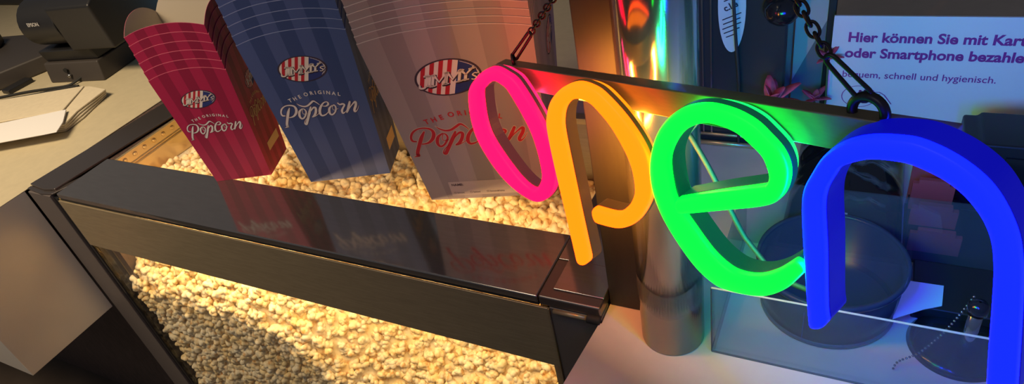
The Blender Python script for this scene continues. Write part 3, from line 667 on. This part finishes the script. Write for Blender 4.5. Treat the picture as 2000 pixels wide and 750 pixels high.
OFF = (-.006, .602, CZ); tb = tag(empty('plastic_tub', OFF), 'round frosted plastic tub inside the acrylic box', 'tub')
b = MB(); z = CZ; c0 = (OFF[0], OFF[1], 0)
b.lathe([(.001, z), (.066, z), (.069, z+.003), (.074, z+.066), (.0725, z+.066), (.0675, z+.005), (.001, z+.005)], c0, 64); b.build('tub_wall', M['tub'], tb, smooth=True, off=OFF)
b = MB(); b.lathe([(.0742, z+.062), (.0765, z+.063), (.0770, z+.066), (.0765, z+.069), (.0722, z+.069), (.0722, z+.066)], c0, 64); b.build('rim', M['tub'], tb, smooth=True, off=OFF)
b = MB(); b.lathe([(.0670, z+.0000), (.0706, z+.001), (.0706, z+.005), (.0693, z+.006)], c0, 64); tag(b.build('base_ring', mat('blue_grey_plastic', (.06, .09, .14), .35), tb, smooth=True, off=OFF), 'darker base ring')
b = MB()
for dx in (-.018,): b.box(OFF[0]+dx, OFF[1]-.0735, z+.012, OFF[0]+dx+.0006, OFF[1]-.070, z+.05)
b.build('label_seam', M['ink_blue'], tb, off=OFF)

# pen stand with bead chain, paper slip, cardboard dispenser, pouch
OFF = (.121, .572, CZ); ps = tag(empty('pen_stand', OFF), 'round black pen stand base with metal pole and bead chain', 'pen stand')
b = MB(); b.lathe([(.001, CZ+.009), (.030, CZ+.009), (.042, CZ+.006), (.046, CZ), (.001, CZ)], (OFF[0], OFF[1], 0), 48); b.build('base', M['black_gloss'], ps, smooth=True, off=OFF)
b = MB(); b.cyl((.1245, .553, CZ+.006), (.1245, .553, .055), .0060, n=24); b.build('pole', M['pipe'], ps, smooth=True, off=OFF)
b = MB(); b.lathe([(.001, .066), (.006, .065), (.009, .060), (.009, .052), (.0065, .051)], (.1245, .553, 0), 24); b.build('cap', M['black_gloss'], ps, smooth=True, off=OFF)
bc = tag(empty('bead_chain', (.110, .540, .03)), 'silver ball chain hanging in front of the white slip', 'chain')
bm0 = MB(); bm0.lathe([(.00001, .0013), (.0007, .0011), (.0012, .0005), (.0013, 0), (.0012, -.0005), (.0007, -.0011), (.00001, -.0013)], (0, 0, 0), 12)
first = None
PB = catmull([(.121, .565, .060), (.110, .552, .040), (.098, .540, .022), (.083, .530, .004), (.068, .528, -.012), (.064, .520, -.0178)], 40)
acc = 0; last = Vector(PB[0]); spots = [last]
for p in PB:
    p = Vector(p)
    if (p - spots[-1]).length > .0034: spots.append(p)
for p in spots:
    if first is None: o = bm0.build('bead', M['pipe'], bc, smooth=True); first = o
    else: o = first.copy(); COL.objects.link(o); o.parent = bc
    o.location = Vector(p) - Vector((.110, .540, .03))
b = MB(); b.prism([(.060, .574), (.066, .636), (.107, .637), (.105, .606), (.088, .596)], (1,0,0), (0,1,0), (0,0,.0008), origin=(0,0,-.0005)); 
sl = b.build('paper_slip', M['paper']); tag(sl, 'small white paper slip lying behind the ball chain', 'paper')
OFF = (.085, .650, CZ); nb = tag(empty('card_holder', OFF), 'low black block under the white paper slip', 'holder')
b = MB(); b.box(.078, .600, CZ, .170, .675, -.0010); b.build('block', M['black'], nb, off=OFF, bevel=.002)

OFF = (.10, .69, CZ); sd = tag(empty('stepped_carton', OFF), 'stepped dark red cardboard dispenser inside the curve of the blue letter', 'dispenser')
for i in range(4):
    b = MB(); y = .705 + i*.030; z1 = .018 + i*.014; w = .026 - .002*i
    x = .098 - .003*i
    b.prism([(-w, 0), (w, 0), (w, z1-CZ-.006), (w*.72, z1-CZ-.006), (w*.72, z1-CZ), (-w*.72, z1-CZ), (-w*.72, z1-CZ-.006), (-w, z1-CZ-.006)], (1,0,0), (0,0,1), (0,.006,0), origin=(x, y, CZ))
    b.build('step_panel', mat('red_cardboard', (.30, .04, .05), .7) if i == 0 else bpy.data.materials['red_cardboard'], sd, off=OFF)
b = MB(); b.box(.068, .690, CZ, .50, .795, CZ+.005); b.box(.070, .712, CZ+.005, .126, .794, CZ+.02); b.build('tray', M['black'], sd, off=OFF)

OFF = (.04, .78, CZ)
po = tag(empty('black_pouch', OFF), 'crumpled black plastic pouch lying behind the tub', 'pouch')
mb = MB(); N = 36
vs = []
for side in (1, 0):
    for i in range(N+1):
        for j in range(N+1):
            fx, fy = i/N, j/N; e = max(0, math.sin(math.pi*fx)*math.sin(math.pi*fy))**.45
            nz = noise.noise(Vector((fx*4, fy*9, 1)))*.010 + noise.noise(Vector((fx*12, fy*20, 4)))*.004
            vs.append((-.070 + fx*.137 , .690 + fy*.240, CZ + (e*(.052 + nz) if side else 0)))
K = N+1
fs = [(s_*K*K+i*K+j, s_*K*K+(i+1)*K+j, s_*K*K+(i+1)*K+j+1, s_*K*K+i*K+j+1) for s_ in (0, 1) for i in range(N) for j in range(N)]
mb.add(vs, fs); mb.build('pouch_body', M['black_gloss'], po, smooth=True, off=OFF)
b = MB(); b.prism([(0, 0), (.016, 0), (.016, .022), (0, .022)], (1,0,0), (0,.35,.937), (0,-.001,0), origin=(-.012, .706, CZ+.022)); b.build('care_label', M['paper'], po, off=OFF)

# ================================================================== DARK MACHINE BEHIND THE PIPE
OFF = (-.18, 1.0, CZ); dc = tag(empty('dark_machine', OFF), 'tall dark glossy machine behind the round steel pipe', 'machine')
b = MB(); b.box(-.262, .900, CZ, -.0975, 1.12, .50); b.build('body', mat('dark_grey_gloss', (.030, .034, .038), .22), dc, off=OFF, bevel=.004)
b = MB()
for x in (-.2110, -.1990): b.box(x, .8975, CZ+.02, x+.0022, .8998, .49)
b.build('front_groove', M['pipe'], dc, off=OFF)
b = MB(); b.lathe([(.00001, .019), (.0075, .0178), (.014, .0130), (.0185, .0055), (.019, 0), (.0185, -.0055), (.014, -.0130), (.0075, -.0178), (.00001, -.019)], (0, 0, 0), 40)
b.v = [(-.104 + p[0]*1.15, .883 + p[1], .206 + p[2]) for p in b.v]; b.build('knob', M['black_gloss'], dc, smooth=True, off=OFF)
b = MB(); b.cyl((-.118, .90, .206), (-.106, .885, .206), .014, n=24); b.build('knob_stem', M['black'], dc, off=OFF)
b = MB(); b.tube([(-.262, .893, CZ+.004), (-.0985, .893, CZ+.004)], .0038, 10); b.tube([(-.262, .8965, CZ+.018), (-.0985, .8965, CZ+.018)], .0025, 8); b.build('foot_rail', M['brass'], dc, off=OFF, smooth=True)
# oval sticker with print
mb = MB(); Fs = lambda x, y, off: Vector((-.1700 + x, .8995 - off, .205 + y))
mb.add([Fs(.0185*math.cos(2*math.pi*i/40), .068*math.sin(2*math.pi*i/40), .0004) for i in range(40)], [tuple(range(40))], 0)
for tx, yy, sz, bo in (('c.l.e', -.003, .0125, .0004), ('e.line', .024, .011, .0003)):
    put_text(mb, tx, 0, yy, sz, Fs, .0008, rot=.45, bold=bo, mi=1)
for yy, w_ in ((.012, .010), (-.014, .012), (-.021, .011), (-.028, .012), (-.035, .010), (-.042, .007)):   # illegible small print
    ribbon(mb, [(-w_, yy - w_*.45, .0016), (w_, yy + w_*.45, .0016)], Fs, .0008, mi=1, k=0)
mb.build('oval_sticker', [M['paper'], M['ink_dark']], dc, off=OFF)
b = MB(); b.tube(catmull([(-.171, .893, .30), (-.168, .892, .24), (-.163, .893, .16), (-.158, .894, .09), (-.157, .894, .0), (-.156, .893, CZ+.003)], 8), .0022, 10)
tag(b.build('hanging_cable', M['brown_grey'], smooth=True), 'thin dark cable running down over the oval sticker', 'cable')

# ================================================================== POSTER, FLOWERS, CARD SIGN, TERMINAL
OFF = (-.07, .985, CZ); fb = tag(empty('display_board', OFF), 'narrow beige and grey board with dark edge left of the payment notice', 'board')
b = MB(); b.box(-.0960, .980, CZ, -.0545, .986, .330); b.build('board_panel', M['panel'], fb, off=OFF)
b = MB(); b.prism([(-.0958, -.019), (-.0548, -.019), (-.0548, .150), (-.0958, .052)], (1,0,0), (0,0,1), (0,-.0006,0), origin=(0, .980, 0)); 
tag(b.build('grey_print', mat('grey_board_print', (.17, .17, .18), .6), fb, off=OFF), 'grey printed lower half')
b = MB(); b.box(-.0543, .974, CZ, -.0440, .986, .330); tag(b.build('edge_frame', M['black'], fb, off=OFF, bevel=.001), 'black edge frame')
M['petal'] = mat('pink_petals', (.55, .07, .13), .6, 0, .25, 120)
M['stem'] = mat('flower_stem_green', (.05, .12, .04), .6)
def flower(loc, rad, npet, lab, lean=(0, 0), stemz=CZ):
    o = tag(empty('pink_flower', loc), lab, 'flower', 'pink flowers behind the sign bar')
    for i in range(npet):
        a = 2*math.pi*i/npet + .3*(i % 2); up = .35 + .75*(i % 3)/2
        mb = MB(); d = Vector((math.cos(a)*math.cos(up) + lean[0], math.sin(a)*math.cos(up), math.sin(up) + lean[1])).normalized()
        s_ = d.cross(Vector((0, 0, 1))).normalized(); nn_ = s_.cross(d); L = rad*(1 + .25*math.sin(i*2.3)); vs = []
        for k in range(7):
            t = k/6; w = rad*.20*math.sin(math.pi*(t*.88 + .06))**.8; c = d*L*t - nn_*L*.18*t*t
            vs += [c - s_*w + nn_*w*.3, c, c + s_*w + nn_*w*.3]
            vs += [p + nn_*.0012 for p in (c - s_*w + nn_*w*.3, c, c + s_*w + nn_*w*.3)]
        fs = []
        for k in range(6):
            a0, b0 = k*6, (k+1)*6
            fs += [(a0, a0+1, b0+1, b0), (a0+1, a0+2, b0+2, b0+1), (a0+3, b0+3, b0+4, a0+4), (a0+4, b0+4, b0+5, a0+5), (a0, b0, b0+3, a0+3), (a0+2, a0+5, b0+5, b0+2)]
        fs += [(36, 37, 40, 39), (37, 38, 41, 40)]
        mb.add(vs, fs); mb.build('petal', M['petal'], o, smooth=True)
    mb = MB(); mb.tube([(0, 0, -.002), (.002, .002, (stemz-loc[2])*.5), (0, 0, stemz-loc[2]+.0002)], .0014, 8); mb.build('stem', M['stem'], o, smooth=True)
flower((-.1080, .848, .085), .040, 11, 'large pink flower with long petals in front of the grey board', lean=(.35, .15))
flower((-.0460, .935, .112), .020, 9, 'small pink flower at the dark board edge, half hidden by the chain')
flower((-.0580, .930, .048), .022, 9, 'low pink flower just above the sign bar beside the notice')

OFF = (.10, .956, CZ); cs = tag(empty('payment_notice', OFF), 'white payment notice with purple German text behind the blue letter', 'notice')
b = MB(); b.box(-.0445, .9500, CZ, .3200, .9530, .1700); b.build('notice_panel', M['paper'], cs, off=OFF)
b = MB(); b.box(-.0445, .9531, CZ, .3200, 1.00, CZ+.004); b.build('foot', M['paper'], cs, off=OFF)
Fn = lambda x, y, off: Vector((x, .9500 - off, y))
ink = mat('purple_print_ink', (.30, .03, .22), .6)
mb = MB()
put_text(mb, 'Hier können Sie mit Karte', -.0250, .1330, .0196, Fn, .0006, bold=.00062, align='LEFT', sx=1.0)
put_text(mb, 'oder Smartphone bezahlen', -.0265, .1095, .0196, Fn, .0006, bold=.00062, align='LEFT', sx=1.0)
mb.build('headline', ink, cs, off=OFF)
mb = MB(); put_text(mb, 'bequem, schnell und hygienisch.', -.0270, .0785, .0142, Fn, .0006, bold=.0001, align='LEFT'); mb.build('subline', ink, cs, off=OFF)
mb = MB(); I = lambda s, t, off: Fn(-.0020 + s*.022, .0480 + t*.017, off)
mb2 = [( math.cos(t_), math.sin(t_), .05) for t_ in [.05 + 5.9*i/30 for i in range(31)]]
ribbon(mb, mb2, I, .0006, k=0)
for st in ([(-.05,-.35,.16),(.05,.55,.16)], [(.25,-.3,.14),(.32,.62,.14)], [(-.3,-.3,.12),(-.25,.3,.12)],
           [(.55,-.1,.06),(.62,.45,.06),(1.15,.50,.06),(1.45,.25,.06),(1.9,-.55,.06)], [(.62,.05,.05),(1.0,.12,.05),(1.2,.32,.05)], [(.6,-.1,.05),(.95,-.12,.05),(1.3,-.6,.05)]):
    ribbon(mb, st, I, .0006, k=0)
mb.build('contactless_symbol', ink, cs, off=OFF)

OFF = (.22, .80, CZ); ct = tag(empty('card_terminal', OFF), 'black card terminal in front of the payment notice', 'card terminal')
b = MB(); b.prism([(.118, CZ), (.40, CZ), (.40, .080), (.136, .080), (.133, .075), (.118, .075)], (1,0,0), (0,0,1), (0,.075,0), origin=(0, .800, 0)); b.build('body', M['black'], ct, off=OFF, bevel=.003)
b = MB(); b.box(.16, .797, .00, .38, .7998, .065); b.build('screen', M['black_gloss'], ct, off=OFF)
b = MB(); b.tube(catmull([(.02, 1.16, CZ+.004), (.08, 1.10, CZ+.004), (.12, 1.17, CZ+.004), (.22, 1.20, CZ+.005), (.5, 1.23, CZ+.004)], 8), .0048, 10)
tag(b.build('black_cable', M['black'], smooth=True), 'black cable lying on the counter behind the payment notice', 'cable')
b = MB(); b.prism([(0,0),(.16,0),(.15,.05),(.05,.075),(.01,.04)], (1,0,0), (0,1,0), (0,0,.012), origin=(.04,1.20,CZ)); tag(b.build('dark_folder', M['brown_grey'], bevel=.003), 'dark flat folder behind the payment notice by the black cable', 'folder')

# ================================================================== LEFT COUNTER: PRINTER, DEVICE, NAPKINS
LZ = -.0058
a0 = math.atan2(.034, .185); OFFP = Vector((-1.907, .874, LZ)); pr = tag(empty('receipt_printer', OFFP, a0), 'large black receipt printer standing on the cream counter', 'printer')
def pl(name, prof, x0, x1, m, bevel=.004, seg=3):
    b = MB(); b.prism(prof, (0,1,0), (0,0,1), (x1-x0, 0, 0), origin=(x0, 0, 0)); return b.build(name, m, pr, bevel=bevel, seg=seg)
pl('base', [(0, 0), (.16, 0), (.16, .052), (.010, .052)], 0, .185, M['brown_grey'])
pl('lower_body', [(.020, .0525), (.17, .0525), (.17, .085), (.012, .085)], .004, .181, M['black'])
arc = [(.055 - .062*math.cos(t), .150 + .048*math.sin(t)*1.25) for t in [-1.15 + 2.6*i/10 for i in range(11)]]
pl('front_cover', [(.08, .0855)] + arc + [(.10, .21)], .020, .138, M['black'], .003)
pl('upper_body', [(.0, .0855), (.24, .0855), (.24, .235), (.05, .235), (-.01, .200)], .1385, .280, M['black'], .006)
pl('rear_body', [(.101, .0855), (.185, .0855), (.185, .225), (.101, .225)], .0, .130, M['black'], .004)
mb = MB(); Fp = lambda x, y, off: Vector((x, -.0072 - off, y)); put_text(mb, 'EPSON', .074, .160, .0125, Fp, .0004, bold=.0005)
mb.build('lettering', mat('grey_logo_print', (.35, .34, .34), .5), pr)
b = MB(); b.cyl((.075, -.001, .034), (.075, .003, .034), .006, n=20); b.build('port', M['black_matte'], pr)
b = MB(); b.cyl((.081, -.005, .020), (.081, .002, .020), .0042, n=20); b.build('plug', M['pipe'], pr, smooth=True)
def cable(name, label, P, r):
    b = MB(); b.tube(catmull(P, 8), r, 8); tag(b.build(name, M['black_matte'], smooth=True), label, 'cable', 'black cables on the cream counter')
cable('printer_cable', 'upper black cable curving from the printer along the counter', [(-1.800, .900, .006), (-1.815, .868, LZ+.004), (-1.86, .846, LZ+.004), (-1.93, .818, LZ+.004), (-1.99, .785, LZ+.004), (-2.06, .745, LZ+.004)], .0034)
cable('printer_cable', 'lower black cable bowing towards the napkins', [(-1.780, .870, LZ+.0035), (-1.82, .850, LZ+.0035), (-1.885, .812, LZ+.0035), (-1.94, .785, LZ+.0035), (-1.995, .752, LZ+.0035), (-2.06, .725, LZ+.0035)], .0030)

OFF = (-2.30, .95, LZ); dv = tag(empty('card_reader', OFF), 'flat black card reader cropped by the left edge beside the printer', 'card reader')
b = MB(); b.prism([(-2.60, .93), (-2.45, .74), (-2.06, .80), (-1.985, .99), (-2.20, 1.07), (-2.40, 1.03)], (1,0,0), (0,1,0), (0,0,.045), origin=(0,0,LZ)); b.build('body', M['brown_grey'], dv, off=OFF, bevel=.006)
b = MB(); b.prism([(-2.62, .80), (-2.36, .80), (-2.24, .96), (-2.28, 1.00), (-2.50, 1.00)], (1,0,0), (0,1,0), (0,0,.035), origin=(0,0,LZ+.0455)); b.build('display_head', M['black'], dv, off=OFF, bevel=.008)
b = MB(); b.cyl((-2.235, .905, LZ+.0452), (-2.235, .905, LZ+.048), .010, n=20); tag(b.build('indicator', mat('pale_indicator', (.75, .66, .40), .4), dv, off=OFF), 'small pale indicator')
b = MB(); b.box(-2.02, .805, LZ, -1.985, .875, LZ+.012); b.build('cable_plug', M['black'], dv, off=OFF, bevel=.002)
OFF = (-2.36, 1.13, LZ); ky = tag(empty('key_bunch', OFF), 'bunch of keys with a dark fob left of the printer', 'keys')
b = MB(); b.lathe([(.001, .05), (.022, .045), (.038, .02), (.036, .002), (.001, 0)], (-2.25, 1.115, LZ), 32); b.build('fob', M['black_gloss'], ky, smooth=True, off=OFF)
for i, (dx, dy, r_) in enumerate(((-.07, .03, .3), (-.06, .06, .7))):
    b = MB(); c, s_ = math.cos(r_), math.sin(r_)
    prf = [(0, -.008), (.05, -.005), (.055, 0), (.05, .005), (0, .008), (-.02, .015), (-.035, .010), (-.035, -.010), (-.02, -.015)]
    b.prism([(-2.28+dx + c*x - s_*y, 1.10+dy + s_*x + c*y) for x, y in prf], (1,0,0), (0,1,0), (0,0,.003), origin=(0,0,LZ+.002+.004*i)); b.build('key', M['pipe'], ky, off=OFF)
b = MB(); b.box(-3.2, 1.36, LZ, -2.55, 1.60, .30); tag(b.build('black_monitor', M['black'], bevel=.01), 'black box in the far top left corner of the counter', 'box')
# far blue screen
OFF = (-1.69, 1.21, LZ); mn = tag(empty('blue_screen', OFF), 'pale blue lit screen peeking out between printer and red cartons', 'screen')
b = MB(); b.box(-1.800, 1.203, .052, -1.580, 1.216, .210); b.build('housing', M['black'], mn, off=OFF, bevel=.002)
b = MB(); b.box(-1.797, 1.2010, .056, -1.583, 1.2028, .205); b.build('display', mat('blue_display', (.1, .2, .3), .3, emis=(.22, .55, .85), estr=.8), mn, off=OFF)
b = MB(); b.box(-1.720, 1.204, LZ, -1.660, 1.214, .0519); b.box(-1.75, 1.18, LZ, -1.63, 1.25, LZ+.008); b.build('foot', M['black'], mn, off=OFF)

# napkins: a folded stack and a white sheet folded over its front
OFF = (-1.7, .70, LZ)
nk = tag(empty('napkin_stack', OFF), 'stack of folded cream napkins on the counter left of the warmer', 'napkins')
e1 = Vector((-1.7043+1.879, .8467-.7153, 0)).normalized(); e2 = Vector((-e1.y, e1.x, 0))
def sheet(b, P, z0, z1, wob=.0):
    vs = [(x, y, z0) for x, y in P] + [(x, y, z1 + wob*math.sin(i*2.1)) for i, (x, y) in enumerate(P)]; n = len(P)
    b.add(vs, [tuple(range(n))[::-1], tuple(range(n, 2*n))] + [(i, (i+1) % n, (i+1) % n+n, i+n) for i in range(n)])
for i in range(4):
    b = MB(); s_ = i*.0032
    sheet(b, [(-2.02, .500), (-1.574+s_, .690), (-1.585-s_, .745), (-1.628+s_, .842), (-1.690, .848), (-2.14, .640)], LZ+.0005+i*.0052, LZ+.0050+i*.0052, .0004)
    b.build('napkin', M['napkin'], nk, bevel=.0015, off=OFF)
b = MB(); sheet(b, [(-1.98, .560), (-1.632, .735), (-1.700, .842), (-2.12, .650)], LZ+.0212, LZ+.0245, .0004); b.build('folded_flap', M['napkin'], nk, bevel=.0012, off=OFF)
b = MB(); sheet(b, [(-1.95, .440), (-1.5600, .640), (-1.5350, .655), (-1.562, .690), (-1.615, .735), (-1.70, .690), (-1.95, .540)], LZ+.0250, LZ+.0275, .0008)
w = b.build('paper_towel', M['paper'], bevel=.0012); tag(w, 'white folded paper sheet lying on the front of the cream napkins', 'paper')
